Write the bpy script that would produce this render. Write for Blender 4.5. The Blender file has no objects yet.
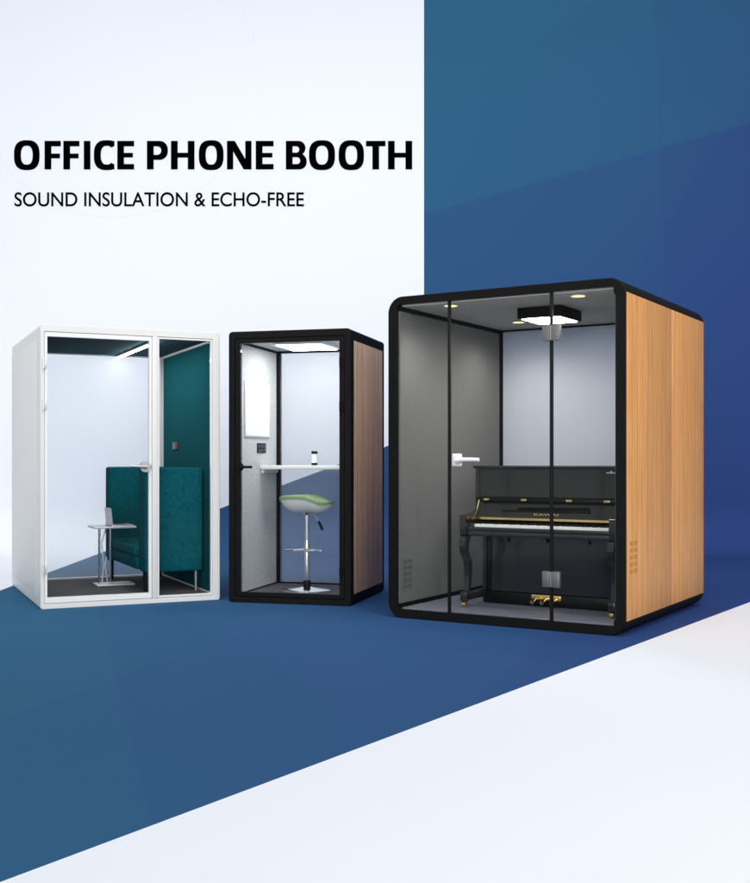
import bpy, bmesh, math, random
from mathutils import Vector, Matrix
random.seed(4)
R = math.radians
S = bpy.context.scene
COL = S.collection

# ------------------------------------------------------------------ camera, world, lamps, exposure
cam = bpy.data.cameras.new('camera'); co = bpy.data.objects.new('camera', cam); COL.objects.link(co)
cam.lens = 44.98; cam.sensor_width = 36; cam.shift_y = 0.0223; cam.clip_start = .05; cam.clip_end = 200
co.location = (0, 0, 1.1189); co.rotation_euler = (R(90), 0, 0)
S.camera = co
w = bpy.data.worlds.new('World'); S.world = w; w.use_nodes = True
w.node_tree.nodes['Background'].inputs[0].default_value = (.97, .985, 1, 1)
w.node_tree.nodes['Background'].inputs[1].default_value = .52
def area(name, loc, target, size, power, color=(1, 1, 1)):
    l = bpy.data.lights.new(name, 'AREA'); l.shape = 'RECTANGLE'; l.size, l.size_y = size; l.energy = power; l.color = color
    o = bpy.data.objects.new(name, l); COL.objects.link(o); o.location = loc
    o.rotation_euler = (Vector(target) - Vector(loc)).to_track_quat('-Z', 'Y').to_euler(); return o
ov = area('overhead_softbox_lamp', (-.5, 4.0, 12), (-.5, 13.2, 0), (13, 3), 245, (1, .99, .98)); ov.data.spread = R(70)
fs = area('floor_softbox_lamp', (1, 1.5, 9), (1, 4.2, 0), (8, 3), 50, (1, .99, .98)); fs.data.spread = R(75)
area('front_softbox_lamp', (-1.5, -13.0, 4.5), (0, 11, 1.5), (13, 7), 1850, (1, .99, .975))
area('side_softbox_lamp', (5.2, -.6, 5.0), (.8, 8.4, 1.1), (3, 2.6), 285, (1, .98, .95))
S.view_settings.view_transform = 'Standard'; S.view_settings.look = 'None'
S.view_settings.exposure = 0.0; S.view_settings.gamma = 1
S.render.engine = 'CYCLES'; S.cycles.use_denoising = True
S.cycles.max_bounces = 12; S.cycles.transparent_max_bounces = 24; S.cycles.diffuse_bounces = 6
S.cycles.sample_clamp_indirect = 6

# ------------------------------------------------------------------ materials
def newmat(name):
    m = bpy.data.materials.new(name); m.use_nodes = True
    return m, m.node_tree.nodes, m.node_tree.links, m.node_tree.nodes['Principled BSDF']
def mat(name, col, rough=.5, metal=0, spec=.3, bump=0, bscale=200, var=0, vscale=8, coat=0, emit=None, estr=0):
    m, n, l, b = newmat(name)
    b.inputs['Base Color'].default_value = (*col, 1); b.inputs['Roughness'].default_value = rough
    b.inputs['Metallic'].default_value = metal; b.inputs['Specular IOR Level'].default_value = spec
    b.inputs['Coat Weight'].default_value = coat; b.inputs['Coat Roughness'].default_value = .04
    tc = n.new('ShaderNodeTexCoord')
    if var:
        t = n.new('ShaderNodeTexNoise'); t.inputs['Scale'].default_value = vscale; t.inputs['Detail'].default_value = 6
        l.new(tc.outputs['Object'], t.inputs['Vector'])
        r = n.new('ShaderNodeMapRange'); r.inputs[1].default_value = .3; r.inputs[2].default_value = .7
        r.inputs[3].default_value = 1 - var; r.inputs[4].default_value = 1 + var; l.new(t.outputs['Fac'], r.inputs[0])
        h = n.new('ShaderNodeHueSaturation'); h.inputs['Color'].default_value = (*col, 1)
        l.new(r.outputs[0], h.inputs['Value']); l.new(h.outputs[0], b.inputs['Base Color'])
    t2 = n.new('ShaderNodeTexNoise'); t2.inputs['Scale'].default_value = 14; t2.inputs['Detail'].default_value = 4
    l.new(tc.outputs['Object'], t2.inputs['Vector'])
    r2 = n.new('ShaderNodeMapRange'); r2.inputs[3].default_value = max(rough - .06, .02); r2.inputs[4].default_value = min(rough + .06, 1)
    l.new(t2.outputs['Fac'], r2.inputs[0]); l.new(r2.outputs[0], b.inputs['Roughness'])
    if bump:
        t3 = n.new('ShaderNodeTexNoise'); t3.inputs['Scale'].default_value = bscale; t3.inputs['Detail'].default_value = 3
        l.new(tc.outputs['Object'], t3.inputs['Vector'])
        bp = n.new('ShaderNodeBump'); bp.inputs['Strength'].default_value = bump; bp.inputs['Distance'].default_value = .004
        l.new(t3.outputs['Fac'], bp.inputs['Height']); l.new(bp.outputs[0], b.inputs['Normal'])
    if emit:
        b.inputs['Emission Color'].default_value = (*emit, 1); b.inputs['Emission Strength'].default_value = estr
    return m
def wood(name, c1, c2, c3, sx=1.0, plank=.16):
    m, n, l, b = newmat(name)
    tc = n.new('ShaderNodeTexCoord'); mp = n.new('ShaderNodeMapping'); mp.inputs['Scale'].default_value = (1, 1, .05)
    l.new(tc.outputs['Object'], mp.inputs['Vector'])
    a = n.new('ShaderNodeTexNoise'); a.inputs['Scale'].default_value = 26 * sx; a.inputs['Detail'].default_value = 8; a.inputs['Roughness'].default_value = .6
    l.new(mp.outputs[0], a.inputs['Vector'])
    ramp = n.new('ShaderNodeValToRGB'); e = ramp.color_ramp.elements
    e[0].position = .34; e[0].color = (*c1, 1); e[1].position = .68; e[1].color = (*c3, 1)
    k = e.new(.5); k.color = (*c2, 1)
    l.new(a.outputs['Fac'], ramp.inputs[0])
    mp2 = n.new('ShaderNodeMapping'); mp2.inputs['Scale'].default_value = (1, 1, .02); l.new(tc.outputs['Object'], mp2.inputs['Vector'])
    f = n.new('ShaderNodeTexNoise'); f.inputs['Scale'].default_value = 190 * sx; f.inputs['Detail'].default_value = 4; l.new(mp2.outputs[0], f.inputs['Vector'])
    r = n.new('ShaderNodeMapRange'); r.inputs[1].default_value = .3; r.inputs[2].default_value = .7; r.inputs[3].default_value = .84; r.inputs[4].default_value = 1.12
    l.new(f.outputs['Fac'], r.inputs[0])
    h = n.new('ShaderNodeHueSaturation'); l.new(ramp.outputs[0], h.inputs['Color']); l.new(r.outputs[0], h.inputs['Value'])
    # upright strips of veneer, each a little lighter or darker, with hairline joints
    sp = n.new('ShaderNodeSeparateXYZ'); l.new(tc.outputs['Object'], sp.inputs[0])
    dv = n.new('ShaderNodeMath'); dv.operation = 'DIVIDE'; dv.inputs[1].default_value = plank; l.new(sp.outputs['Y'], dv.inputs[0])
    fl_ = n.new('ShaderNodeMath'); fl_.operation = 'FLOOR'; l.new(dv.outputs[0], fl_.inputs[0])
    fc = n.new('ShaderNodeMath'); fc.operation = 'FRACT'; l.new(dv.outputs[0], fc.inputs[0])
    wn = n.new('ShaderNodeTexWhiteNoise'); wn.noise_dimensions = '1D'; l.new(fl_.outputs[0], wn.inputs['W'])
    tn = n.new('ShaderNodeMapRange'); tn.inputs[3].default_value = .965; tn.inputs[4].default_value = 1.035; l.new(wn.outputs['Value'], tn.inputs[0])
    jt = n.new('ShaderNodeMath'); jt.operation = 'GREATER_THAN'; jt.inputs[1].default_value = .085; l.new(fc.outputs[0], jt.inputs[0])
    jm = n.new('ShaderNodeMapRange'); jm.inputs[3].default_value = .66; jm.inputs[4].default_value = 1; l.new(jt.outputs[0], jm.inputs[0])
    ml = n.new('ShaderNodeMath'); ml.operation = 'MULTIPLY'; l.new(tn.outputs[0], ml.inputs[0]); l.new(jm.outputs[0], ml.inputs[1])
    h2 = n.new('ShaderNodeHueSaturation'); l.new(h.outputs[0], h2.inputs['Color']); l.new(ml.outputs[0], h2.inputs['Value'])
    l.new(h2.outputs[0], b.inputs['Base Color'])
    b.inputs['Roughness'].default_value = .5; b.inputs['Specular IOR Level'].default_value = .25
    bp = n.new('ShaderNodeBump'); bp.inputs['Strength'].default_value = .15; bp.inputs['Distance'].default_value = .002
    l.new(f.outputs['Fac'], bp.inputs['Height']); l.new(bp.outputs[0], b.inputs['Normal'])
    return m
def glass(name, tint=(1, 1, 1), haze=0.0, hcol=(.85, .88, .93), ior=1.16, transl=.5):
    m = bpy.data.materials.new(name); m.use_nodes = True; n, l = m.node_tree.nodes, m.node_tree.links
    n.clear(); out = n.new('ShaderNodeOutputMaterial')
    t = n.new('ShaderNodeBsdfTransparent'); t.inputs[0].default_value = (*tint, 1)
    g = n.new('ShaderNodeBsdfGlossy'); g.inputs['Roughness'].default_value = .03
    fr = n.new('ShaderNodeFresnel'); fr.inputs[0].default_value = ior
    cur = t.outputs[0]
    if haze:
        d = n.new('ShaderNodeBsdfDiffuse'); d.inputs[0].default_value = (*hcol, 1)
        tr = n.new('ShaderNodeBsdfTranslucent'); tr.inputs[0].default_value = (*hcol, 1)
        mm = n.new('ShaderNodeMixShader'); mm.inputs[0].default_value = transl
        l.new(d.outputs[0], mm.inputs[1]); l.new(tr.outputs[0], mm.inputs[2])
        m2 = n.new('ShaderNodeMixShader'); m2.inputs[0].default_value = haze
        l.new(cur, m2.inputs[1]); l.new(mm.outputs[0], m2.inputs[2]); cur = m2.outputs[0]
    mx = n.new('ShaderNodeMixShader'); l.new(fr.outputs[0], mx.inputs[0]); l.new(cur, mx.inputs[1]); l.new(g.outputs[0], mx.inputs[2])
    l.new(mx.outputs[0], out.inputs[0]); return m
def emis(name, col, s):
    return mat(name, (.8, .8, .8), .5, emit=col, estr=s)

# backdrop paint: a pale ground with a two-tone blue supergraphic of straight-edged facets
PALE = (.775, .81, .875)
def backdrop_mat(name, tests, pale_rule, facets, c_teal, c_indigo, grad):
    """facets: (a,b,c,d,weight): weight is added where a*x+b*y+c*z+d>0"""
    m, n, l, b = newmat(name)
    tc = n.new('ShaderNodeTexCoord')
    def plane(a, bb, c, d):
        v = n.new('ShaderNodeVectorMath'); v.operation = 'DOT_PRODUCT'; v.inputs[1].default_value = (a, bb, c); l.new(tc.outputs['Object'], v.inputs[0])
        s = n.new('ShaderNodeMath'); s.operation = 'ADD'; s.inputs[1].default_value = d; l.new(v.outputs['Value'], s.inputs[0]); return s.outputs[0]
    def gt(o):
        g = n.new('ShaderNodeMath'); g.operation = 'GREATER_THAN'; g.inputs[1].default_value = 0; l.new(o, g.inputs[0]); return g.outputs[0]
    def op(o1, o2, k):
        g = n.new('ShaderNodeMath'); g.operation = k; l.new(o1, g.inputs[0])
        if isinstance(o2, (int, float)): g.inputs[1].default_value = o2
        else: l.new(o2, g.inputs[1])
        return g.outputs[0]
    masks = [gt(plane(*t)) for t in tests]
    mask = masks[0]
    for k in masks[1:]: mask = op(mask, k, 'MAXIMUM' if pale_rule == 'or' else 'MULTIPLY')
    tone = op(plane(*grad), 1.0, 'MULTIPLY')
    for a, bb, c, d, wt in facets: tone = op(tone, op(gt(plane(a, bb, c, d)), wt, 'MULTIPLY'), 'ADD')
    ramp = n.new('ShaderNodeValToRGB'); e = ramp.color_ramp.elements
    e[0].color = (*c_teal, 1); e[1].color = (*c_indigo, 1); l.new(tone, ramp.inputs[0])
    mx = n.new('ShaderNodeMix'); mx.data_type = 'RGBA'; l.new(mask, mx.inputs[0])
    mx.inputs[6].default_value = (*PALE, 1); l.new(ramp.outputs[0], mx.inputs[7])
    t = n.new('ShaderNodeTexNoise'); t.inputs['Scale'].default_value = 300; l.new(tc.outputs['Object'], t.inputs['Vector'])
    bp = n.new('ShaderNodeBump'); bp.inputs['Strength'].default_value = .01; bp.inputs['Distance'].default_value = .001
    l.new(t.outputs['Fac'], bp.inputs['Height']); l.new(bp.outputs[0], b.inputs['Normal'])
    l.new(mx.outputs[2], b.inputs['Base Color']); b.inputs['Roughness'].default_value = .9; b.inputs['Specular IOR Level'].default_value = .05
    return m

M = {}
M['black'] = mat('black_powder_coat', (.006, .006, .006), .6, spec=.10, bump=.05, bscale=600)
M['black2'] = mat('black_rubber_seal', (.008, .008, .008), .6, spec=.15)
M['charcoal'] = mat('charcoal_frame', (.006, .006, .006), .6, spec=.10, bump=.05, bscale=600)
M['white'] = mat('white_powder_coat', (.71, .715, .705), .45, spec=.3, bump=.03, bscale=500)
M['whiteb'] = mat('bright_white_lacquer', (.79, .795, .79), .35, spec=.35)
M['greyfelt'] = mat('grey_felt', (.185, .185, .18), .95, spec=.1, bump=.5, bscale=420, var=.10, vscale=60)
M['ceilfelt'] = mat('grey_ceiling_felt', (.50, .485, .455), .95, spec=.1, bump=.4, bscale=420, var=.08, vscale=60)
M['lightfelt'] = mat('light_grey_felt', (.54, .55, .57), .95, spec=.1, bump=.6, bscale=300, var=.14, vscale=45)
M['tealfelt'] = mat('teal_felt', (.006, .088, .106), .95, spec=.02, bump=.5, bscale=420, var=.14, vscale=50)
M['tealceil'] = mat('dark_teal_ceiling', (.010, .06, .075), .9, spec=.1, bump=.3, bscale=420)
M['tealcloth'] = mat('teal_upholstery', (.004, .094, .116), .9, spec=.03, bump=.8, bscale=260, var=.26, vscale=42)
M['carpet'] = mat('dark_grey_carpet', (.12, .116, .12), 1, spec=.05, bump=.9, bscale=260, var=.30, vscale=90)
M['carpet2'] = mat('grey_carpet', (.16, .155, .16), 1, spec=.05, bump=.9, bscale=260, var=.32, vscale=90)
M['bluefloor'] = mat('blue_grey_vinyl', (.25, .26, .33), .38, spec=.35, var=.06, vscale=20)
M['oak'] = wood('warm_oak_veneer', (.52, .23, .068), (.595, .282, .094), (.66, .325, .122), 1.6, .105)
M['walnut'] = wood('brown_walnut_veneer', (.45, .325, .235), (.56, .42, .315), (.64, .49, .375), 1.3)
M['clear'] = glass('clear_glass', (.97, .98, .98), 0, ior=1.12)
M['clear1'] = glass('clear_glass_white_booth', (.98, .985, .99), 0, ior=1.10)
M['rear'] = glass('rear_glass_hazy', (.98, .99, 1.0), .13, (.98,.985,1.0), 1.06, .5)
M['frost'] = glass('frosted_glass', (.9, .92, .95), .88, (.935, .95, .995), 1.2, .55)
M['piano'] = mat('black_piano_lacquer', (.020, .0195, .0185), .22, spec=.5, coat=.2)
M['pianosat'] = mat('black_satin_wood', (.004, .004, .004), .35, spec=.3)
M['ivory'] = mat('ivory_white_key', (.82, .82, .80), .25, spec=.4)
M['brass'] = mat('polished_brass', (.83, .60, .24), .22, 1)
M['chrome'] = mat('chrome', (.80, .80, .81), .14, 1)
M['steel'] = mat('brushed_steel', (.42, .43, .43), .38, .9)
M['silver'] = mat('silver_lacquer', (.66, .67, .68), .38, .35, spec=.4)
M['cushion'] = mat('green_cushion', (.22, .32, .165), .7, spec=.25, bump=.25, bscale=300, var=.06, vscale=40)
M['shell'] = mat('white_plastic', (.75, .75, .73), .35, spec=.4)
M['desk'] = mat('white_laminate', (.80, .80, .79), .4, spec=.3)
M['ink'] = mat('black_lettering', (.001, .001, .001), .8, spec=.0)
M['ring'] = mat('pale_grey_paint', (.735, .77, .835), .9, spec=.02)
M['groove'] = mat('grille_dark', (.44, .20, .065), .8, spec=.05)
M['groove2'] = mat('grille_dark_grey', (.13, .13, .13), .8, spec=.05)
M['switch'] = mat('dark_switch', (.02, .02, .022), .3, spec=.4)
M['redsw'] = mat('maroon_switch', (.10, .02, .018), .4, spec=.3)
M['bottle'] = mat('frosted_white_bottle', (.80, .82, .84), .3, spec=.4)
M['led'] = emis('led_panel_light', (1, .99, .97), 20)
M['led3'] = emis('led_square_light', (1, .98, .95), 32)
M['led1'] = emis('led_strip_light', (1, 1, .98), 60)
M['spot'] = emis('yellow_spot_light', (1, .93, .30), .95)
M['board'] = mat('whiteboard_gloss', (.88, .88, .89), .2, spec=.4)
M['screen'] = mat('laptop_silver', (.50, .50, .51), .35, .4)
M['keysdark'] = mat('laptop_keys', (.05, .05, .055), .5)
M['hingeglass'] = mat('satin_hinge_steel', (.20, .20, .195), .42, .6)

# ------------------------------------------------------------------ mesh helpers
class MB:
    def __init__(s): s.bm = bmesh.new()
    def box(s, x0, x1, y0, y1, z0, z1, bev=0, seg=2):
        r = bmesh.ops.create_cube(s.bm, size=1)
        for v in r['verts']:
            v.co = Vector(((x0 + x1) / 2 + v.co.x * (x1 - x0), (y0 + y1) / 2 + v.co.y * (y1 - y0), (z0 + z1) / 2 + v.co.z * (z1 - z0)))
        if bev:
            ed = list({e for v in r['verts'] for e in v.link_edges})
            bmesh.ops.bevel(s.bm, geom=ed, offset=bev, segments=seg, profile=.5, affect='EDGES')
        return s
    def cyl(s, p0, p1, r0, r1=None, n=24):
        return s.tube([p0, p1], [r0, r0 if r1 is None else r1], n)
    def tube(s, pts, rad, n=14, cap=True):
        pts = [Vector(p) for p in pts]
        if not isinstance(rad, (list, tuple)): rad = [rad] * len(pts)
        rings = []; up = None
        for i, p in enumerate(pts):
            t = (pts[min(i + 1, len(pts) - 1)] - pts[max(i - 1, 0)]).normalized()
            if up is None: up = Vector((0, 0, 1)) if abs(t.z) < .9 else Vector((1, 0, 0))
            a = (up - t * up.dot(t)).normalized(); b = t.cross(a); up = a
            rings.append([s.bm.verts.new(p + (a * math.cos(k * 2 * math.pi / n) + b * math.sin(k * 2 * math.pi / n)) * rad[i]) for k in range(n)])
        for A, B in zip(rings, rings[1:]):
            for k in range(n): s.bm.faces.new((A[k], A[(k + 1) % n], B[(k + 1) % n], B[k]))
        if cap:
            s.bm.faces.new(rings[0][::-1]); s.bm.faces.new(rings[-1])
        return s
    def sweep_rect(s, secs):
        """secs: lists of 4 points each, lofted"""
        rings = [[s.bm.verts.new(Vector(p)) for p in q] for q in secs]
        for A, B in zip(rings, rings[1:]):
            for k in range(4): s.bm.faces.new((A[k], A[(k + 1) % 4], B[(k + 1) % 4], B[k]))
        s.bm.faces.new(rings[0][::-1]); s.bm.faces.new(rings[-1]); return s
    def lathe(s, prof, c=(0, 0, 0), n=48):
        rings = []
        for r, z in prof:
            rings.append([s.bm.verts.new((c[0] + r * math.cos(k * 2 * math.pi / n), c[1] + r * math.sin(k * 2 * math.pi / n), c[2] + z)) for k in range(n)])
        for A, B in zip(rings, rings[1:]):
            for k in range(n): s.bm.faces.new((A[k], A[(k + 1) % n], B[(k + 1) % n], B[k]))
        s.bm.faces.new(rings[0][::-1]); s.bm.faces.new(rings[-1]); return s
    def prism(s, pts, axis, a0, a1):
        """polygon pts (2D) extruded along axis: 'x' pts=(y,z), 'y' pts=(x,z), 'z' pts=(x,y)"""
        f = {'x': lambda p, a: (a, p[0], p[1]), 'y': lambda p, a: (p[0], a, p[1]), 'z': lambda p, a: (p[0], p[1], a)}[axis]
        A = [s.bm.verts.new(f(p, a0)) for p in pts]; B = [s.bm.verts.new(f(p, a1)) for p in pts]; n = len(pts)
        for k in range(n): s.bm.faces.new((A[k], A[(k + 1) % n], B[(k + 1) % n], B[k]))
        s.bm.faces.new(A[::-1]); s.bm.faces.new(B); return s
    def ringtube(s, outer, inner, y0, y1, ch=.004):
        """rounded rectangular tube; outer/inner = loops of (x,z) with equal counts; small chamfer on the mouth edges"""
        n = len(outer)
        cx = sum(p[0] for p in outer) / n; cz = sum(p[1] for p in outer) / n
        def shrink(L, d):
            xs = [p[0] for p in L]; zs = [p[1] for p in L]
            hx = (max(xs) - min(xs)) / 2; hz = (max(zs) - min(zs)) / 2
            return [(cx + (p[0] - cx) * (hx - d) / hx, cz + (p[1] - cz) * (hz - d) / hz) for p in L]
        L = [(shrink(outer, ch), y0), (outer, y0 + ch), (outer, y1 - ch), (shrink(outer, ch), y1), (inner, y1), (inner, y0)]
        V = [[s.bm.verts.new((p[0], y, p[1])) for p in loop] for loop, y in L]
        for i in range(6):
            A, B = V[i], V[(i + 1) % 6]
            for k in range(n): s.bm.faces.new((A[k], A[(k + 1) % n], B[(k + 1) % n], B[k]))
        return s
    def build(s, name, m, parent=None, off=(0, 0, 0), label=None, smooth=35):
        bmesh.ops.translate(s.bm, verts=s.bm.verts, vec=Vector([-c for c in off]))
        bmesh.ops.recalc_face_normals(s.bm, faces=s.bm.faces)
        me = bpy.data.meshes.new(name); s.bm.to_mesh(me); s.bm.free()
        for p in me.polygons: p.use_smooth = True
        me.set_sharp_from_angle(angle=R(smooth))
        me.materials.append(m)
        o = bpy.data.objects.new(name, me); COL.objects.link(o)
        if parent: o.parent = parent
        if label: o['label'] = label
        return o
def rr(x0, x1, z0, z1, r, n=10):
    L = []
    for cx, cz, a0 in ((x1 - r, z0 + r, -90), (x1 - r, z1 - r, 0), (x0 + r, z1 - r, 90), (x0 + r, z0 + r, 180)):
        for k in range(n + 1):
            a = R(a0 + 90 * k / n); L.append((cx + r * math.cos(a), cz + r * math.sin(a)))
    return L
def tag(o, label, cat, group=None):
    o['label'] = label; o['category'] = cat
    if group: o['group'] = group
    return o
class Frame:                                                        # a booth's floor axes: corner, turn
    def __init__(s, x, y, deg): s.x, s.y, s.a = x, y, R(deg)
    def w(s, p):
        c, q = math.cos(s.a), math.sin(s.a)
        return (s.x + c * p[0] - q * p[1], s.y + q * p[0] + c * p[1], p[2])
def thing(name, label, cat, fr, p=(0, 0, 0), rz=0, group=None):
    o = bpy.data.objects.new(name, None); COL.objects.link(o); o.empty_display_size = .1
    o.location = fr.w(p); o.rotation_euler = (0, 0, fr.a + rz)
    return tag(o, label, cat, group)

# ------------------------------------------------------------------ the setting: floor and backdrop wall
YW = 13.5; SC = YW / 1103.15; HY, HC = 461.17, 1.1189
px = lambda u: (u - 375) * SC
pz = lambda v: HC - (v - HY) * SC
def wall_line(u0, v0, u1, v1):                                      # half plane below the line on the wall, in metres
    x0, z0, x1, z1 = px(u0), pz(v0), px(u1), pz(v1)
    a, c = z1 - z0, -(x1 - x0); L = math.hypot(a, c); a, c = a / L, c / L
    return (a, 0, c, -(a * x0 + c * z0))
TEAL, INDIGO = (.0265, .107, .205), (.0255, .054, .190)
wall_m = backdrop_mat('painted_wall', [(.373, .00956, -1, 1.1189), (1, 0, 0, -px(424))], 'or',
    [wall_line(424, 214, 680, 143) + (.30,), wall_line(424, 120, 600, 0) + (.06,), (1, 0, .04, -px(676), .10), wall_line(600, 330, 750, 90) + (.08,)],
    TEAL, INDIGO, (.055, 0, -.055, .26))
floor_m = backdrop_mat('painted_floor', [(.373, .00956, -1, 1.1189), (-.3733, .2546, 0, -1.1189)], 'and',
    [(.9, -.3, 0, 2.9, .08), (.7, .2, 0, -.2, .12), (.8, -.25, 0, .9, .10)], TEAL, INDIGO, (.13, .03, 0, .14))
b = MB(); b.box(-14, 14, -4, YW - .6, -.2, 0); fl = b.build('floor', floor_m); fl['kind'] = 'structure'
b = MB(); b.prism([(YW - .6 + .6 * math.sin(R(a)), .6 - .6 * math.cos(R(a))) for a in range(0, 91, 6)] + [(YW, 7.8), (YW + .2, 7.8), (YW + .2, -.2), (YW - .6, -.2)], 'x', -14, 14); bw = b.build('backdrop_wall', wall_m)
tag(bw, 'tall pale backdrop wall painted with a big two-tone blue panel on its right', 'wall')

# ------------------------------------------------------------------ wall lettering
def curve_mesh(loops, ext):
    cu = bpy.data.curves.new('outline', 'CURVE'); cu.dimensions = '2D'; cu.fill_mode = 'BOTH'; cu.extrude = ext
    for L in loops:
        sp = cu.splines.new('POLY'); sp.points.add(len(L) - 1); sp.use_cyclic_u = True
        for q, p in zip(sp.points, L): q.co = (p[0], p[1], 0, 1)
    o = bpy.data.objects.new('outline', cu); COL.objects.link(o)
    bpy.context.view_layer.update()
    me = bpy.data.meshes.new_from_object(o.evaluated_get(bpy.context.evaluated_depsgraph_get()))
    bpy.data.objects.remove(o); bpy.data.curves.remove(cu); return me
def text_mesh(body, ext, bold=0):
    cu = bpy.data.curves.new('words', 'FONT'); cu.body = body; cu.extrude = ext; cu.size = 1; cu.offset = bold
    o = bpy.data.objects.new('words', cu); COL.objects.link(o); bpy.context.view_layer.update()
    me = bpy.data.meshes.new_from_object(o.evaluated_get(bpy.context.evaluated_depsgraph_get()))
    bpy.data.objects.remove(o); bpy.data.curves.remove(cu); return me
def fit(me, x0, x1, z0, z1, y):                                     # lay the outline upright and fit it to a rectangle
    xs = [v.co.x for v in me.vertices]; ys = [v.co.y for v in me.vertices]
    for v in me.vertices:
        a = (v.co.x - min(xs)) / (max(xs) - min(xs)); c = (v.co.y - min(ys)) / (max(ys) - min(ys))
        v.co = Vector((x0 + a * (x1 - x0), y - v.co.z, z0 + c * (z1 - z0)))
def sup(cx, cy, a, c, n=2.7, k=56, lo=0, hi=360):
    L = []
    for i in range(k + 1 if hi - lo < 360 else k):
        t = R(lo + (hi - lo) * i / k); C, Sn = math.cos(t), math.sin(t)
        L.append((cx + a * math.copysign(abs(C) ** (2 / n), C), cy + c * math.copysign(abs(Sn) ** (2 / n), Sn)))
    return L
def rect(x0, x1, y0, y1): return [(x0, y0), (x1, y0), (x1, y1), (x0, y1)]
H, ST, TH = 28.5, 6.7, 5.4
def bowl(x0, x1, y0, y1, r):                                        # square left side, round right corners
    L = [(x0, y0)]
    for cy, a0 in ((y0 + r, -90), (y1 - r, 0)):
        for k in range(11):
            a = R(a0 + 9 * k); L.append((x1 - r + r * math.cos(a), cy + r * math.sin(a)))
    L.append((x0, y1)); return L
def glyph(ch, W):
    if ch == 'O': return [sup(W / 2, H / 2, W / 2, H / 2 + .7), sup(W / 2, H / 2, W / 2 - 6.9, H / 2 - 4.8, 2.5)]
    if ch == 'I': return [rect(-.35, W + .35, 0, H)]
    if ch == 'E': return [[(0, 0), (W, 0), (W, TH), (ST, TH), (ST, H/2 - 2.3), (W - 1.2, H/2 - 2.3), (W - 1.2, H/2 + 2.3), (ST, H/2 + 2.3), (ST, H - TH), (W, H - TH), (W, H), (0, H)]]
    if ch == 'F': return [[(0, 0), (ST, 0), (ST, H/2 - 3.2), (W - .8, H/2 - 3.2), (W - .8, H/2 + 1.6), (ST, H/2 + 1.6), (ST, H - TH), (W, H - TH), (W, H), (0, H)]]
    if ch == 'H': return [[(0, 0), (ST, 0), (ST, H/2 - 2.4), (W - ST, H/2 - 2.4), (W - ST, 0), (W, 0), (W, H), (W - ST, H), (W - ST, H/2 + 2.4), (ST, H/2 + 2.4), (ST, H), (0, H)]]
    if ch == 'T': m = W / 2; return [[(m - 3.35, 0), (m + 3.35, 0), (m + 3.35, H - TH), (W, H - TH), (W, H), (0, H), (0, H - TH), (m - 3.35, H - TH)]]
    if ch == 'N': return [[(0, 0), (6.2, 0), (6.2, H - 10.5), (W - 7.8, 0), (W, 0), (W, H), (W - 6.2, H), (W - 6.2, 10.5), (7.8, H), (0, H)]]
    if ch == 'C':
        o = [p for p in sup(13, H / 2, 13, H / 2 + .7, 2.7, 80, 38, 322)]
        i = [p for p in sup(13, H / 2, 13 - 6.9, H / 2 - 4.9, 2.5, 80, 50, 310)]
        o = [p for p in o if p[0] < W - .3]; i = [p for p in i if p[0] < W - 3.2]
        return [[(W, H + .2)] + o + [(W, -.2), (W, TH - .3)] + i[::-1] + [(W, H - TH + .3)]]
    if ch == 'P': return [[(0, 0), (ST, 0), (ST, 9.6)] + bowl(ST, W, 9.6, H, 8.2)[1:] + [(0, H)], bowl(ST, W - 6.6, 14.6, H - TH, 4.0)]
    if ch == 'B':
        lo = bowl(0, W, 0, 15.6, 7.2)[:-1]; up = bowl(0, W - 1.2, 14.2, H, 7.0)[1:]
        lo = [p for p in lo if not (p[1] > 14.4 and p[0] < W - 3)]; up = [p for p in up if not (p[1] < 15.4 and p[0] < W - 4.2)]
        return [lo + up, bowl(ST, W - 6.6, TH, 12.2, 3.1), bowl(ST, W - 7.5, 16.8, H - TH, 2.9)]
head = bpy.data.objects.new('headline_lettering', None); COL.objects.link(head); head.location = (px(14), YW, pz(169.5))
tag(head, 'big bold black wall letters reading OFFICE PHONE BOOTH', 'lettering')
for ch, u0, u1 in (('O', 14, 39.6), ('F', 44.6, 60.8), ('F', 63.4, 79.4), ('I', 84.2, 90.1), ('C', 93.9, 114.4), ('E', 117.3, 134.1),
                   ('P', 147, 167.8), ('H', 171, 194.5), ('O', 198.8, 223.6), ('N', 227, 251.5), ('E', 255.8, 273.6),
                   ('B', 285.9, 306.7), ('O', 309, 335), ('O', 338.6, 364), ('T', 366, 385.5), ('H', 388, 412.2)):
    me = curve_mesh(glyph(ch, u1 - u0), .0012 / SC)
    for v in me.vertices: v.co = Vector((px(u0) + v.co.x * SC - head.location.x, -.0040 - v.co.z * SC, v.co.y * SC))
    me.materials.append(M['ink'])
    o = bpy.data.objects.new('letter', me); COL.objects.link(o); o.parent = head
me = text_mesh('SOUND INSULATION & ECHO-FREE', .0012, .010); fit(me, px(14.5), px(304), pz(206.6), pz(192.3), YW - .0040)
me.materials.append(M['ink'])
sub = bpy.data.objects.new('subtitle_lettering', None); COL.objects.link(sub); sub.location = (px(14.5), YW, pz(206.6))
tag(sub, 'thin small black wall letters reading SOUND INSULATION & ECHO-FREE', 'lettering')
bm0 = bmesh.new(); bm0.from_mesh(me)
left = set(bm0.verts); isl = []                                     # one mesh per written word
while left:
    st = [left.pop()]; got = set(st)
    while st:
        v = st.pop()
        for e in v.link_edges:
            q = e.other_vert(v)
            if q in left: left.discard(q); got.add(q); st.append(q)
    isl.append((min(v.co.x for v in got), max(v.co.x for v in got), got))
isl.sort(key=lambda q: q[0]); words = []; end = None
for x0, x1, got in isl:
    if end is not None and x0 - end < 3.0 * SC: words[-1] |= got; end = max(end, x1)
    else: words.append(set(got)); end = x1
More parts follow.
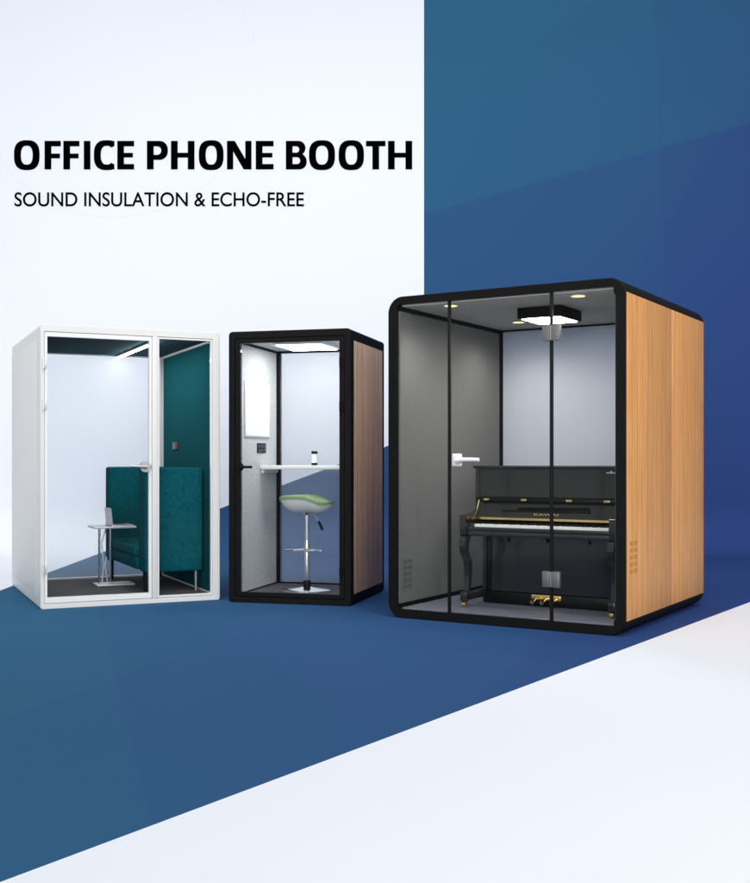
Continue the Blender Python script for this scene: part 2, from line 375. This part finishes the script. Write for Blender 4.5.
for wd in words:
    bb = bm0.copy(); bb.verts.ensure_lookup_table(); bm0.verts.index_update(); keep = {v.index for v in wd}
    bmesh.ops.delete(bb, geom=[v for v in bb.verts if v.index not in keep], context='VERTS')
    bmesh.ops.translate(bb, verts=bb.verts, vec=-sub.location)
    m2 = bpy.data.meshes.new('word'); bb.to_mesh(m2); bb.free(); m2.materials.append(M['ink'])
    o = bpy.data.objects.new('word', m2); COL.objects.link(o); o.parent = sub
bm0.free()
b = MB()
for a0, a1 in ((12, 40), (180, 330)):                               # a hairline ring painted on the wall, partly worn away
    n = 60
    for k in range(n):
        q = []
        for rad, t in ((142.6, k), (142.6, k + 1), (143.4, k + 1), (143.4, k)):
            a = R(a0 + (a1 - a0) * t / n); q.append(b.bm.verts.new((px(115 + rad * math.cos(a)), -.0012, pz(74 - rad * math.sin(a)))))
        b.bm.faces.new(q)
o = b.build('painted_ring', M['ring'], bw, (0, -YW, 0), 'hair-thin pale grey circle line')

# ------------------------------------------------------------------ big black booth with oak sides
B3 = Frame(.09374, 7.93025, -31.482); W3, D3, H3 = 1.7607, 1.848, 2.2942
t3 = thing('music_booth', 'largest booth, black rounded frame with honey oak side panels and a piano inside', 'booth', B3)
b = MB(); b.ringtube(rr(0, W3, 0, H3, .115, 14), rr(.071, W3 - .068, .062, 2.238, .03, 14), 0, D3, .005); b.build('frame', M['black'], t3)
for x0, x1 in ((-.004, .004), (W3 - .004, W3 + .004)):
    b = MB(); b.box(x0, x1, .010, .974, .098, 2.197, .0015); b.build('side_panel', M['oak'], t3)
    b = MB(); b.box(x0, x1, .979, 1.826, .098, 2.197, .0015); b.build('side_panel', M['oak'], t3)
b = MB()
for r in range(5):
    for c in range(2):
        b.box(W3 + .003, W3 + .0055, .065 + c * .085, .125 + c * .085, .395 + r * .045, .423 + r * .045)
b.build('vent_grille', M['groove'], t3)
b = MB(); b.box(.0715, .084, .03, 1.70, .100, 2.195); b.build('inner_wall', M['greyfelt'], t3)
b = MB(); b.box(1.680, 1.692, .03, 1.70, .100, 2.195); b.build('inner_wall', M['greyfelt'], t3)
b = MB()
for r in range(5):
    for c in range(2): b.box(.0835, .0865, .070 + c * .072, .127 + c * .072, .20 + r * .045, .228 + r * .045)
b.build('vent_grille', M['groove2'], t3)
for z0, z1 in ((.0625, .0995), (2.1955, 2.237)):
    for x0, x1 in ((.0715, .094), (1.670, 1.692)):
        b = MB(); b.box(x0, x1, .03, 1.70, z0, z1, .002); b.build('skirting' if z0 < 1 else 'cornice', M['black'], t3)
b = MB(); b.box(.095, 1.669, .04, 1.72, 2.226, 2.2375); b.build('ceiling_panel', M['ceilfelt'], t3)
b = MB(); b.box(.095, 1.669, .04, 1.72, .0625, .070); b.build('floor_panel', M['bluefloor'], t3)
b = MB(); b.ringtube(rr(.0725, 1.691, .064, 2.236, .03), rr(.103, 1.660, .095, 2.212, .012), 1.722, 1.750, .002); b.build('rear_frame', M['black2'], t3)
b = MB(); b.box(.104, 1.659, 1.730, 1.740, .096, 2.211); b.build('rear_glass', M['frost'], t3)
b = MB(); b.box(.0725, .483, .018, .028, .0635, 2.2365); b.build('glass_pane', M['clear'], t3)
b = MB(); b.box(1.249, 1.6915, .018, .028, .0635, 2.2365); b.build('glass_pane', M['clear'], t3)
b = MB(); b.box(.4765, .4945, .012, .034, .0635, 2.2365, .002); b.build('seal_strip', M['black2'], t3)
b = MB(); b.box(1.2365, 1.2565, .012, .034, .0635, 2.2365, .002); b.build('seal_strip', M['black2'], t3)
b = MB(); b.box(.489, 1.243, .018, .028, .070, 2.230); door = b.build('door', M['clear'], t3)
b = MB(); b.box(.515, .592, -.006, .016, 1.082, 1.172, .012, 4); b.cyl((.575, -.002, 1.126), (.575, -.045, 1.126), .026, .022)
b.tube([(.57, -.045, 1.126), (.62, -.048, 1.130), (.69, -.046, 1.130), (.745, -.042, 1.129)], [.020, .015, .014, .013], 16); b.build('handle', M['whiteb'], door)
for z in (1.915, .285):
    b = MB(); b.box(1.186, 1.2445, .002, .044, z, z + .105, .004); b.box(1.2485, 1.308, .002, .044, z, z + .105, .004); b.cyl((1.2465, .004, z + .004), (1.2465, .004, z + .101), .006); b.build('hinge', M['hingeglass'], door)
tl = thing('ceiling_light', 'square black ceiling fixture with white glowing underside in the piano booth', 'ceiling light', B3, (.945, .72, 2.226))
b = MB(); b.box(-.17, .17, -.20, .20, -.078, -.001, .006); b.build('housing', M['black'], tl)
b = MB(); b.box(-.145, .145, -.172, .172, -.083, -.0785); b.build('diffuser', M['led3'], tl)
for (x, y), lb in zip(((.44, .13), (.47, 1.23), (1.38, .16)), ('round yellow ceiling spotlight at the front left above the piano', 'round yellow ceiling spotlight at the back behind the square light', 'round yellow ceiling spotlight at the right of the square light')):
    ts = thing('spotlight', lb, 'spotlight', B3, (x, y, 2.226), 0, 'round spotlights in the piano booth ceiling')
    b = MB(); b.lathe([(.054, -.001), (.057, -.004), (.054, -.009), (.046, -.009)], n=36); b.build('bezel', M['silver'], ts)
    b = MB(); b.lathe([(.045, -.008), (.045, -.011), (.02, -.013)], n=36); b.build('lamp_lens', M['spot'], ts)
    sl = bpy.data.lights.new('spot_lamp', 'SPOT'); sl.energy = 16; sl.spot_size = R(160); sl.spot_blend = 1.0; sl.shadow_soft_size = .04; sl.color = (1, .965, .90)
    lo = bpy.data.objects.new('spot_lamp', sl); COL.objects.link(lo); lo.location = (0, 0, -.06); lo.parent = ts

# ------------------------------------------------------------------ upright piano
PO = (1.035, .6, .070)
tp = thing('upright_piano', 'glossy black upright piano with open lid and brass pedals inside the big booth', 'piano', B3, PO)
def pb(bm, name, m, par=tp, **k): return bm.build(name, M[m], par, PO, **k)
PX0, PX1 = .452, 1.588
ZT = 1.086
for x0, x1 in ((PX0, PX0 + .03), (PX1 - .03, PX1)):
    b = MB()
    b.prism([(.50, .16), (1.02, .075), (1.02, ZT - .022), (.50, ZT - .022)] if False else [(.62, .075), (1.02, .075), (1.02, ZT - .022), (.50, ZT - .022), (.50, .735), (.62, .60)], 'x', x0, x1); pb(b, 'side_panel', 'piano')
for x0, x1 in ((PX0 - .012, PX0 + .035), (PX1 - .035, PX1 + .012)):
    b = MB()
    L = [(.56, .580), (.285, .580), (.272, .590), (.268, .62)] + [(.268 + .022 * (1 - math.cos(R(a))), .712 + .022 * math.sin(R(a))) for a in range(0, 91, 15)] + [(.40, .737), (.56, .775)]
    b.prism(L, 'x', x0, x1); pb(b, 'key_cheek', 'piano')
b = MB(); b.box(PX0 - .01, PX1 + .01, .475, 1.03, ZT - .021, ZT, .006); pb(b, 'top_lid', 'piano')
b = MB(); b.box(PX0 + .031, PX1 - .031, .51, .53, .86, ZT - .022); pb(b, 'upper_panel', 'piano')
b = MB(); b.box(PX0 + .031, PX1 - .031, .60, .62, .165, .578); pb(b, 'lower_panel', 'piano')
b = MB(); b.box(PX0 + .031, PX1 - .031, .585, .618, .078, .160, .003); pb(b, 'base_rail', 'pianosat')
b = MB(); b.box(PX0 + .031, PX1 - .031, .99, 1.02, .078, ZT - .022); pb(b, 'back_panel', 'pianosat')
b = MB(); b.box(PX0 + .036, PX1 - .036, .285, .598, .585, .622, .004); pb(b, 'keybed', 'piano')
b = MB(); b.box(PX0 + .036, PX1 - .036, .283, .303, .6225, .650, .004); pb(b, 'key_slip', 'piano')
b = MB(); b.box(PX0 + .036, PX1 - .036, .305, .508, .6225, .632); pb(b, 'key_frame', 'pianosat')
# fallboard leaning back, with a rolled lip and pads
b = MB(); b.sweep_rect([[(x, .470, .700), (x, .485, .700), (x, .512, .852), (x, .497, .852)] for x in (PX0 + .036, PX1 - .036)]); fb = pb(b, 'fallboard', 'piano')
b = MB(); b.box(PX0 + .036, PX1 - .036, .435, .509, .853, .8585); b.box(PX0 + .036, PX1 - .036, .435, .450, .828, .8525, .004); pb(b, 'lip', 'pianosat', fb)
for x in (.571, .865, 1.204, 1.480):
    b = MB(); b.box(x - .021, x + .021, .4305, .4345, .833, .850, .001); pb(b, 'pad', 'brass', fb)
b = MB(); b.sweep_rect([[(x, .452, .697), (x, .466, .697), (x, .468, .712), (x, .458, .712)] for x in (PX0 + .036, PX1 - .036)]); pb(b, 'brass_strip', 'brass', fb)
b = MB(); b.sweep_rect([[(.68, .455, .762), (.68, .487, .762), (.68, .487, .768), (.68, .455, .768)], [(1.35, .455, .762), (1.35, .487, .762), (1.35, .487, .768), (1.35, .455, .768)]])
b.sweep_rect([[(.80, .470, .768), (.80, .488, .768), (.80, .492, .785), (.80, .480, .785)], [(1.34, .470, .768), (1.34, .488, .768), (1.34, .494, .795), (1.34, .482, .795)]]); pb(b, 'music_rest', 'pianosat', fb)
me = text_mesh('KAWAI', .002, .012); fit(me, .93, 1.115, .732, .748, .468)
for v in me.vertices: v.co -= Vector(PO)
me.materials.append(M['brass']); o = bpy.data.objects.new('lettering', me); COL.objects.link(o); o.parent = fb
b = MB(); b.box(1.45, 1.475, .505, .5095, 1.035, 1.041); b.box(1.478, 1.492, .505, .5095, 1.035, 1.050); b.box(1.495, 1.52, .505, .5095, 1.035, 1.041); pb(b, 'emblem', 'ivory')
# strut between cheek and fallboard
b = MB(); b.tube([(PX0 + .06, .34, .70), (PX0 + .06, .40, .76), (PX0 + .06, .44, .84)], .004, 8); pb(b, 'lid_stay', 'brass', fb)
# keys: 52 white, 36 black
kx0, kx1 = PX0 + .085, PX1 - .050; kw = (kx1 - kx0) / 52
proto = None
for k in range(52):
    x = kx0 + k * kw
    if proto is None:
        b = MB(); b.box(x + .0006, x + kw - .0006, .308, .450, .6325, .668, .002); proto = pb(b, 'white_key', 'ivory')
    else:
        c = proto.copy(); COL.objects.link(c); c.parent = tp; c.location.x = k * kw
proto = None
for k in range(51):
    if (k % 7) in (1, 4): continue
    x = kx0 + (k + 1) * kw
    if proto is None:
        b = MB(); b.sweep_rect([[(x - .0055, .358, .669), (x + .0055, .358, .669), (x + .0055, .452, .669), (x - .0055, .452, .669)], [(x - .0042, .366, .681), (x + .0042, .366, .681), (x + .0042, .452, .681), (x - .0042, .452, .681)]]); proto = pb(b, 'black_key', 'pianosat'); k0 = k
    else:
        c = proto.copy(); COL.objects.link(c); c.parent = tp; c.location.x = (k - k0) * kw
b = MB(); b.box(PX0 + .036, kx0 - .002, .308, .450, .6325, .672, .003); pb(b, 'key_block', 'piano')
b = MB(); b.box(kx1 + .002, PX1 - .036, .308, .450, .6325, .672, .003); pb(b, 'key_block', 'piano')
for x in (.667, .973, 1.29):
    b = MB(); b.cyl((x, .599, .545), (x, .580, .545), .008); b.cyl((x, .580, .545), (x, .566, .545), .016, .012); pb(b, 'knob', 'piano')
for xc in (PX0 + .018, PX1 - .018):                                 # cabriole front legs, toe blocks, casters
    secs = []
    for k in range(25):
        t = k / 24; z = .580 - t * .405
        y = .302 + .028 * math.sin(t * math.pi * .95) ** 1.0 - .045 * math.sin(min(1, t / .45) * math.pi) * (t < .45) + .02 * t
        dp = .050 - .022 * t + .012 * max(0, .25 - t) * 4; wd = .024 - .006 * t
        secs.append([(xc - wd, y - dp / 1.5, z), (xc + wd, y - dp / 1.5, z), (xc + wd, y + dp / 1.5, z), (xc - wd, y + dp / 1.5, z)])
    b = MB(); b.sweep_rect(secs); pb(b, 'leg', 'piano', smooth=50)
    b = MB(); b.box(xc - .022, xc + .022, .272, .66, .118, .175, .006); b.box(xc - .026, xc + .026, .262, .318, .112, .182, .008); tb = pb(b, 'toe_block', 'piano')
    b = MB(); b.cyl((xc - .014, .288, .092), (xc + .014, .288, .092), .0215, n=20); b.box(xc - .010, xc + .010, .278, .302, .095, .1115, .002); pb(b, 'caster', 'brass', tb)
    b = MB(); b.box(xc + (.030 if xc < 1 else -.062), xc + (.062 if xc < 1 else -.030), .575, .598, .163, .578, .003); pb(b, 'corner_post', 'pianosat')
b = MB(); b.box(.862, 1.088, .574, .584, .118, .158, .004); pp = pb(b, 'pedal_plate', 'brass')
for x in (.90, .975, 1.05):
    b = MB(); b.tube([(x, .575, .128), (x, .545, .124), (x, .510, .116), (x, .492, .110)], [.009, .012, .018, .015], 12); pb(b, 'pedal', 'brass', pp)

# ------------------------------------------------------------------ narrow charcoal booth with walnut sides
B2 = Frame(-1.16252, 8.76128, -14.935); W2, D2, H2 = 1.0112, 1.0235, 2.1453
t2 = thing('phone_booth', 'narrow charcoal booth with walnut sides and one bar stool inside', 'booth', B2)
b = MB(); b.ringtube(rr(0, W2, 0, H2, .032, 8), rr(.050, W2 - .050, .048, 2.092, .006, 8), 0, D2, .004); b.build('frame', M['charcoal'], t2)
for x0, x1 in ((-.003, .003), (W2 - .003, W2 + .003)):
    b = MB(); b.box(x0, x1, .086, .955, .085, 2.058, .001); b.build('side_panel', M['walnut'], t2)
b = MB(); b.ringtube(rr(.053, W2 - .053, .051, 2.089, .004, 4), rr(.097, .917, .084, 2.052, .004, 4), .003, .040, .003); d2 = b.build('door', M['charcoal'], t2)
b = MB(); b.box(.0975, .9165, .018, .026, .0845, 2.0515); b.build('glass_pane', M['clear'], d2)
for z in (1.843, 1.503, .232):
    b = MB(); b.box(.918, .947, -.010, .002, z, z + .08, .003); b.cyl((.932, -.012, z + .002), (.932, -.012, z + .078), .008)
    for q in (.02, .06): b.cyl((.926, -.0095, z + q), (.926, -.021, z + q), .0045, n=10)
    b.build('hinge', M['black'], d2)
b = MB(); L = rr(.060, .128, 1.040, 1.106, .030, 8); b.prism(L, 'y', -.010, .0025); b.cyl((.075, -.010, 1.073), (.075, -.014, 1.073), .008)
b.cyl((.115, -.008, 1.073), (.115, -.045, 1.073), .013); b.tube([(.112, -.045, 1.073), (.16, -.047, 1.073), (.215, -.045, 1.073)], [.013, .010, .010], 12); b.build('handle', M['black'], d2)
b = MB(); b.box(.0515, .066, .045, .92, .056, 2.082); b.build('inner_wall', M['lightfelt'], t2)
b = MB(); b.box(W2 - .066, W2 - .0515, .045, .92, .056, 2.082); b.build('inner_wall', M['lightfelt'], t2)
b = MB(); b.box(.0515, W2 - .0515, .045, .92, .0495, .0555); b.build('floor_panel', M['carpet2'], t2)
b = MB(); b.box(.0665, W2 - .0665, .045, .92, 2.078, 2.0905); b.build('ceiling_panel', M['lightfelt'], t2)
b = MB(); b.box(.0665, .076, .045, .92, 2.058, 2.0775); b.build('trim_strip', M['charcoal'], t2)
b = MB(); b.box(.0665, .074, .045, .92, .056, .066); b.build('trim_strip', M['charcoal'], t2)
b = MB(); b.ringtube(rr(.0515, W2 - .0515, .050, 2.090, .004, 4), rr(.092, W2 - .092, .066, 2.062, .004, 4), .925, .985, .003); b.build('rear_frame', M['charcoal'], t2)
b = MB(); b.box(.0925, W2 - .0925, .950, .958, .0665, 2.0615); b.build('rear_glass', M['rear'], t2)
b = MB(); b.box(.0665, W2 - .0665, .52, .915, 1.050, 1.083, .006); b.box(.0665, .09, .55, .90, 1.02, 1.0495); b.build('desk_shelf', M['desk'], t2)
b = MB(); b.box(.0658, .0668, .065, .165, .25, .425)
for r in range(3):
    for c in range(2): b.box(.0662, .068, .075 + c * .05, .105 + c * .05, .26 + r * .06, .295 + r * .06, .001)
b.build('vent_grille', M['silver'], t2)
tl = thing('ceiling_light', 'flat white glowing panel on the ceiling of the narrow stool booth', 'ceiling light', B2, (.5, .45, 2.078))
b = MB(); b.box(-.22, .22, -.24, .27, -.022, -.001, .004); b.build('housing', M['whiteb'], tl)
b = MB(); b.box(-.19, .19, -.21, .24, -.026, -.0225); b.build('diffuser', M['led'], tl)
tw = thing('whiteboard', 'blank whiteboard on the felt wall of the narrow booth', 'whiteboard', B2, (.066, .44, 1.315))
b = MB(); b.box(.0005, .010, -.28, .285, 0, .455, .002); b.build('frame', M['silver'], tw)
b = MB(); b.box(.010, .0115, -.265, .28, .012, .448); b.build('writing_surface', M['board'], tw)
tsw = thing('wall_switch', 'square black switch panel under the whiteboard', 'switch', B2, (.066, .545, 1.188))
b = MB(); b.box(.0005, .009, -.10, .10, 0, .082, .003); b.build('plate', M['switch'], tsw)
b = MB()
for y in (-.06, 0, .06):
    for z in (.022, .057): b.box(.009, .0105, y - .016, y + .016, z - .009, z + .009)
b.build('button', M['groove2'], tsw)
# bottle on the shelf
bo = thing('bottle', 'small clear bottle with black cap standing on the white shelf', 'bottle', B2, (.455, .80, 1.083))
b = MB(); b.lathe([(.024, .022), (.024, .060), (.020, .085), (.016, .098)]); b.build('body', M['bottle'], bo)
b = MB(); b.lathe([(.024, 0), (.026, .003), (.026, .018), (.0245, .0215)]); b.build('base', M['black2'], bo)
b = MB(); b.lathe([(.022, .0985), (.027, .101), (.027, .116), (.022, .122)]); b.build('cap', M['black2'], bo)
# bar stool
bs = thing('bar_stool', 'chrome bar stool with green and white seat in the narrow booth', 'stool', B2, (.504, .451, .0555))
def seat_grid(zt, zb, a, c, name, m):
    bm = MB(); NR, NA = 14, 48; top = []; bot = []
    for zf, store in ((zt, top), (zb, bot)):
        cen = bm.bm.verts.new((0, 0, zf(0, 0, 0))); rows = []
        for i in range(1, NR + 1):
            r = i / NR; rows.append([])
            for k in range(NA):
                t = 2 * math.pi * k / NA; C, Sn = math.cos(t), math.sin(t)
                x = a * r * math.copysign(abs(C) ** .8, C); y = c * r * math.copysign(abs(Sn) ** .8, Sn)
                rows[-1].append(bm.bm.verts.new((x, y, zf(x / a, y / c, r))))
        for k in range(NA): bm.bm.faces.new((cen, rows[0][k], rows[0][(k + 1) % NA]))
        for A, B in zip(rows, rows[1:]):
            for k in range(NA): bm.bm.faces.new((A[k], A[(k + 1) % NA], B[(k + 1) % NA], B[k]))
        store.append(rows[-1])
    for k in range(NA): bm.bm.faces.new((top[0][k], top[0][(k + 1) % NA], bot[0][(k + 1) % NA], bot[0][k]))
    return bm.build(name, m, bs, (0, 0, 0), smooth=60)
def prof(x):                                                        # seat line from the raised left end to the lipped right end
    P = [(-1, .766), (-.9, .784), (-.6, .790), (-.2, .792), (.15, .789), (.45, .765), (.72, .742), (.88, .742), (1, .750)]
    for (x0, z0), (x1, z1) in zip(P, P[1:]):
        if x <= x1:
            t = (x - x0) / (x1 - x0); t = t * t * (3 - 2 * t); return z0 + (z1 - z0) * t
    return P[-1][1]
seat_grid(lambda x, y, r: prof(x) - .012 * r ** 8 - .018 * (1 - min(1, abs(y) * 1.2)) * (1 - r * r), lambda x, y, r: prof(x) - .026 - .012 * r ** 8, .222, .19, 'cushion', M['cushion'])
seat_grid(lambda x, y, r: prof(x) - .0325, lambda x, y, r: prof(x) - .036 - (.112 + .03 * x * -1) * max(0, 1 - r ** 2.6) ** .75, .212, .182, 'seat', M['shell'])
b = MB(); b.lathe([(.200, 0), (.203, .004), (.196, .010), (.12, .020), (.05, .028), (.034, .034)], n=64); b.build('base', M['chrome'], bs)
b = MB(); b.lathe([(.032, .0345), (.032, .075), (.026, .085), (.024, .086)]); b.build('collar', M['black2'], bs)
b = MB(); b.lathe([(.0235, .0865), (.0235, .40), (.022, .41), (.018, .415), (.018, .62), (.030, .625), (.045, .652)]); b.build('pole', M['chrome'], bs)
b = MB(); b.tube([(-.02, 0, .335)] + [(.155 * math.sin(R(a)), -.02 - .13 * (1 - math.cos(R(a))) / 2 - .03, .335) for a in range(-90, 91, 15)] + [(.02, 0, .335)], .009, 10); b.lathe([(.030, .318), (.030, .352)]); b.build('footrest', M['chrome'], bs)
b = MB(); b.tube([(.03, -.02, .640), (.085, -.06, .625), (.125, -.075, .575)], .006, 8); lv = b.build('lever', M['chrome'], bs)
b = MB(); b.tube([(.125, -.075, .575), (.150, -.085, .53), (.162, -.09, .505)], [.010, .012, .010], 10); b.build('grip', M['black2'], lv)

# ------------------------------------------------------------------ white booth with teal lining
B1 = Frame(-2.5225, 8.31856, 24.7866); W1, D1, H1 = 1.4, 1.7789, 2.1542
t1 = thing('meeting_booth', 'white framed booth with teal felt lining and a teal sofa inside', 'booth', B1)
b = MB(); b.ringtube(rr(0, W1, 0, H1, .018, 6), rr(.026, 1.338, .040, 2.102, .004, 6), 0, D1, .004); b.build('frame', M['white'], t1)
b = MB(); b.box(-.003, .003, .24, 1.765, .09, 2.055, .001); b.build('side_panel', M['white'], t1)
b = MB(); b.box(W1 - .003, W1 + .003, .24, 1.765, .09, 2.055, .001); b.build('side_panel', M['white'], t1)
b = MB(); b.box(.849, .892, -.003, .050, .0405, 2.1015, .003); b.build('mullion', M['white'], t1)
b = MB(); b.ringtube(rr(.029, .846, .043, 2.099, .004, 4), rr(.050, .826, .085, 2.066, .004, 4), .004, .044, .003); d1 = b.build('door', M['whiteb'], t1)
b = MB(); b.box(.0505, .8255, .020, .028, .0855, 2.0655); b.build('glass_pane', M['clear1'], d1)
for z in (1.815, 1.505, .262):
    b = MB(); b.cyl((.020, -.008, z), (.020, -.008, z + .078), .009); b.box(.021, .044, -.004, .002, z + .004, z + .074, .001); b.build('hinge', M['silver'], d1)
b = MB(); b.cyl((.795, .003, 1.075), (.795, -.012, 1.075), .045, .042, 28); b.cyl((.795, -.012, 1.075), (.795, -.05, 1.075), .016)
b.tube([(.80, -.05, 1.075), (.74, -.052, 1.078), (.665, -.048, 1.080)], [.014, .011, .010], 12); b.box(.79, .842, -.009, .003, 1.062, 1.088, .003); b.build('handle', M['steel'], d1)
b = MB(); b.ringtube(rr(.894, 1.3365, .043, 2.099, .004, 4), rr(.905, 1.326, .058, 2.085, .004, 4), .004, .040, .003); fw = b.build('fixed_window', M['whiteb'], t1)
b = MB(); b.box(.9055, 1.3255, .020, .028, .0585, 2.0845); b.build('glass_pane', M['clear1'], fw)
b = MB(); b.box(1.330, 1.3375, .052, 1.575, .056, 2.096); b.build('inner_wall', M['tealfelt'], t1)
b = MB(); b.box(.0265, .034, .052, 1.575, .056, 2.096); b.build('inner_wall', M['tealfelt'], t1)
b = MB(); b.box(.0345, 1.3295, .052, 1.575, 2.090, 2.1015); b.build('ceiling_panel', M['tealceil'], t1)
b = MB(); b.box(.0345, 1.3295, .052, 1.575, .0405, .0555); b.build('floor_panel', M['carpet'], t1)
b = MB(); b.box(1.312, 1.3295, .052, 1.575, 2.072, 2.0895); b.build('trim_strip', M['white'], t1)
b = MB(); b.box(1.318, 1.3295, .052, 1.575, .056, .066); b.build('trim_strip', M['white'], t1)
b = MB(); b.ringtube(rr(.027, 1.337, .041, 2.101, .004, 4), rr(.06, 1.300, .066, 2.082, .004, 4), 1.58, 1.63, .003); b.build('rear_frame', M['white'], t1)
b = MB(); b.box(.0605, 1.2995, 1.600, 1.608, .0665, 2.0815); b.build('rear_glass', M['rear'], t1)
tl = thing('ceiling_light', 'long thin white light strip on the teal ceiling', 'ceiling light', B1, (.905, .83, 2.090))
b = MB(); b.box(-.020, .020, -.72, .72, -.022, -.001, .004); b.build('housing', M['whiteb'], tl)
b = MB(); b.box(-.016, .016, -.71, .71, -.027, -.0225); b.build('diffuser', M['led1'], tl)
tsw = thing('wall_switch', 'maroon switch on the teal felt wall above the sofa', 'switch', B1, (1.330, 1.13, 1.225))
b = MB(); b.box(-.010, -.0005, -.085, .085, 0, .065, .003); b.build('plate', M['redsw'], tsw)
b = MB(); b.box(-.0125, -.0102, -.04, .04, .016, .048, .001); b.build('button', M['switch'], tsw)
# sofa
SO = (1.06, .85, .0555)
so = thing('sofa', 'teal high-sided sofa with seat facing left against the felt wall', 'sofa', B1, SO)
def sb(bm, name, m='tealcloth', par=so): return bm.build(name, M[m], par, SO)
b = MB(); b.box(.835, 1.318, .20, .42, .222, 1.068, .022, 4); sb(b, 'side_wing')
b = MB(); b.box(.785, 1.318, 1.40, 1.545, .222, 1.068, .022, 4); sb(b, 'side_wing')
b = MB(); b.box(1.16, 1.318, .4205, 1.3995, .222, 1.066, .02, 4); sb(b, 'backrest')
b = MB(); b.box(.81, 1.16, .4205, 1.3995, .232, .335, .02, 3); sb(b, 'seat_base')
b = MB(); b.box(.80, 1.16, .425, 1.395, .336, .425, .03, 4); sb(b, 'seat_cushion')
for x, y, m in ((.86, .25, 'black2'), (.83, 1.45, 'black2'), (1.27, .25, 'steel'), (1.27, 1.45, 'black2'), (.88, .40, 'black2')):
    b = MB(); b.cyl((x, y, .0555), (x, y, .224), .011, .013, 12); sb(b, 'leg', m)
# laptop table and laptop
TO = (.70, .95, .0555)
tt = thing('laptop_table', 'low silver table on two thin legs beside the teal sofa', 'table', B1, TO)
b = MB(); b.box(.545, .905, .80, 1.08, .548, .566, .006, 3); b.build('tabletop', M['silver'], tt, TO)
b = MB(); b.box(.585, .905, .86, 1.07, .056, .070, .004); b.build('base', M['silver'], tt, TO)
for x in (.62, .715):
    b = MB(); b.cyl((x, .96, .070), (x, .96, .5475), .010, n=14); b.build('leg', M['chrome'], tt, TO)
b = MB(); b.tube([(.64, .95, .07), (.655, .94, .25), (.635, .95, .42), (.68, .96, .547)], .006, 8); b.tube([(.69, .95, .07), (.665, .94, .22), (.68, .95, .30)], .005, 8); b.build('cable', M['silver'], tt, TO)
LO = (.70, .94, .566); 
lp = thing('laptop', 'open silver laptop on the low table beside the sofa', 'laptop', B1, LO)
b = MB(); b.box(.70, .885, .81, 1.07, .5665, .577, .003); ba = b.build('base', M['screen'], lp, LO)
b = MB(); b.box(.735, .845, .84, 1.04, .577, .579); b.build('keyboard', M['keysdark'], ba, LO)
b = MB(); b.sweep_rect([[(.700, .81, .577), (.707, .81, .577), (.707, 1.07, .577), (.700, 1.07, .577)], [(.685, .81, .72), (.692, .81, .72), (.692, 1.07, .72), (.685, 1.07, .72)]]); b.build('screen', M['screen'], lp, LO)
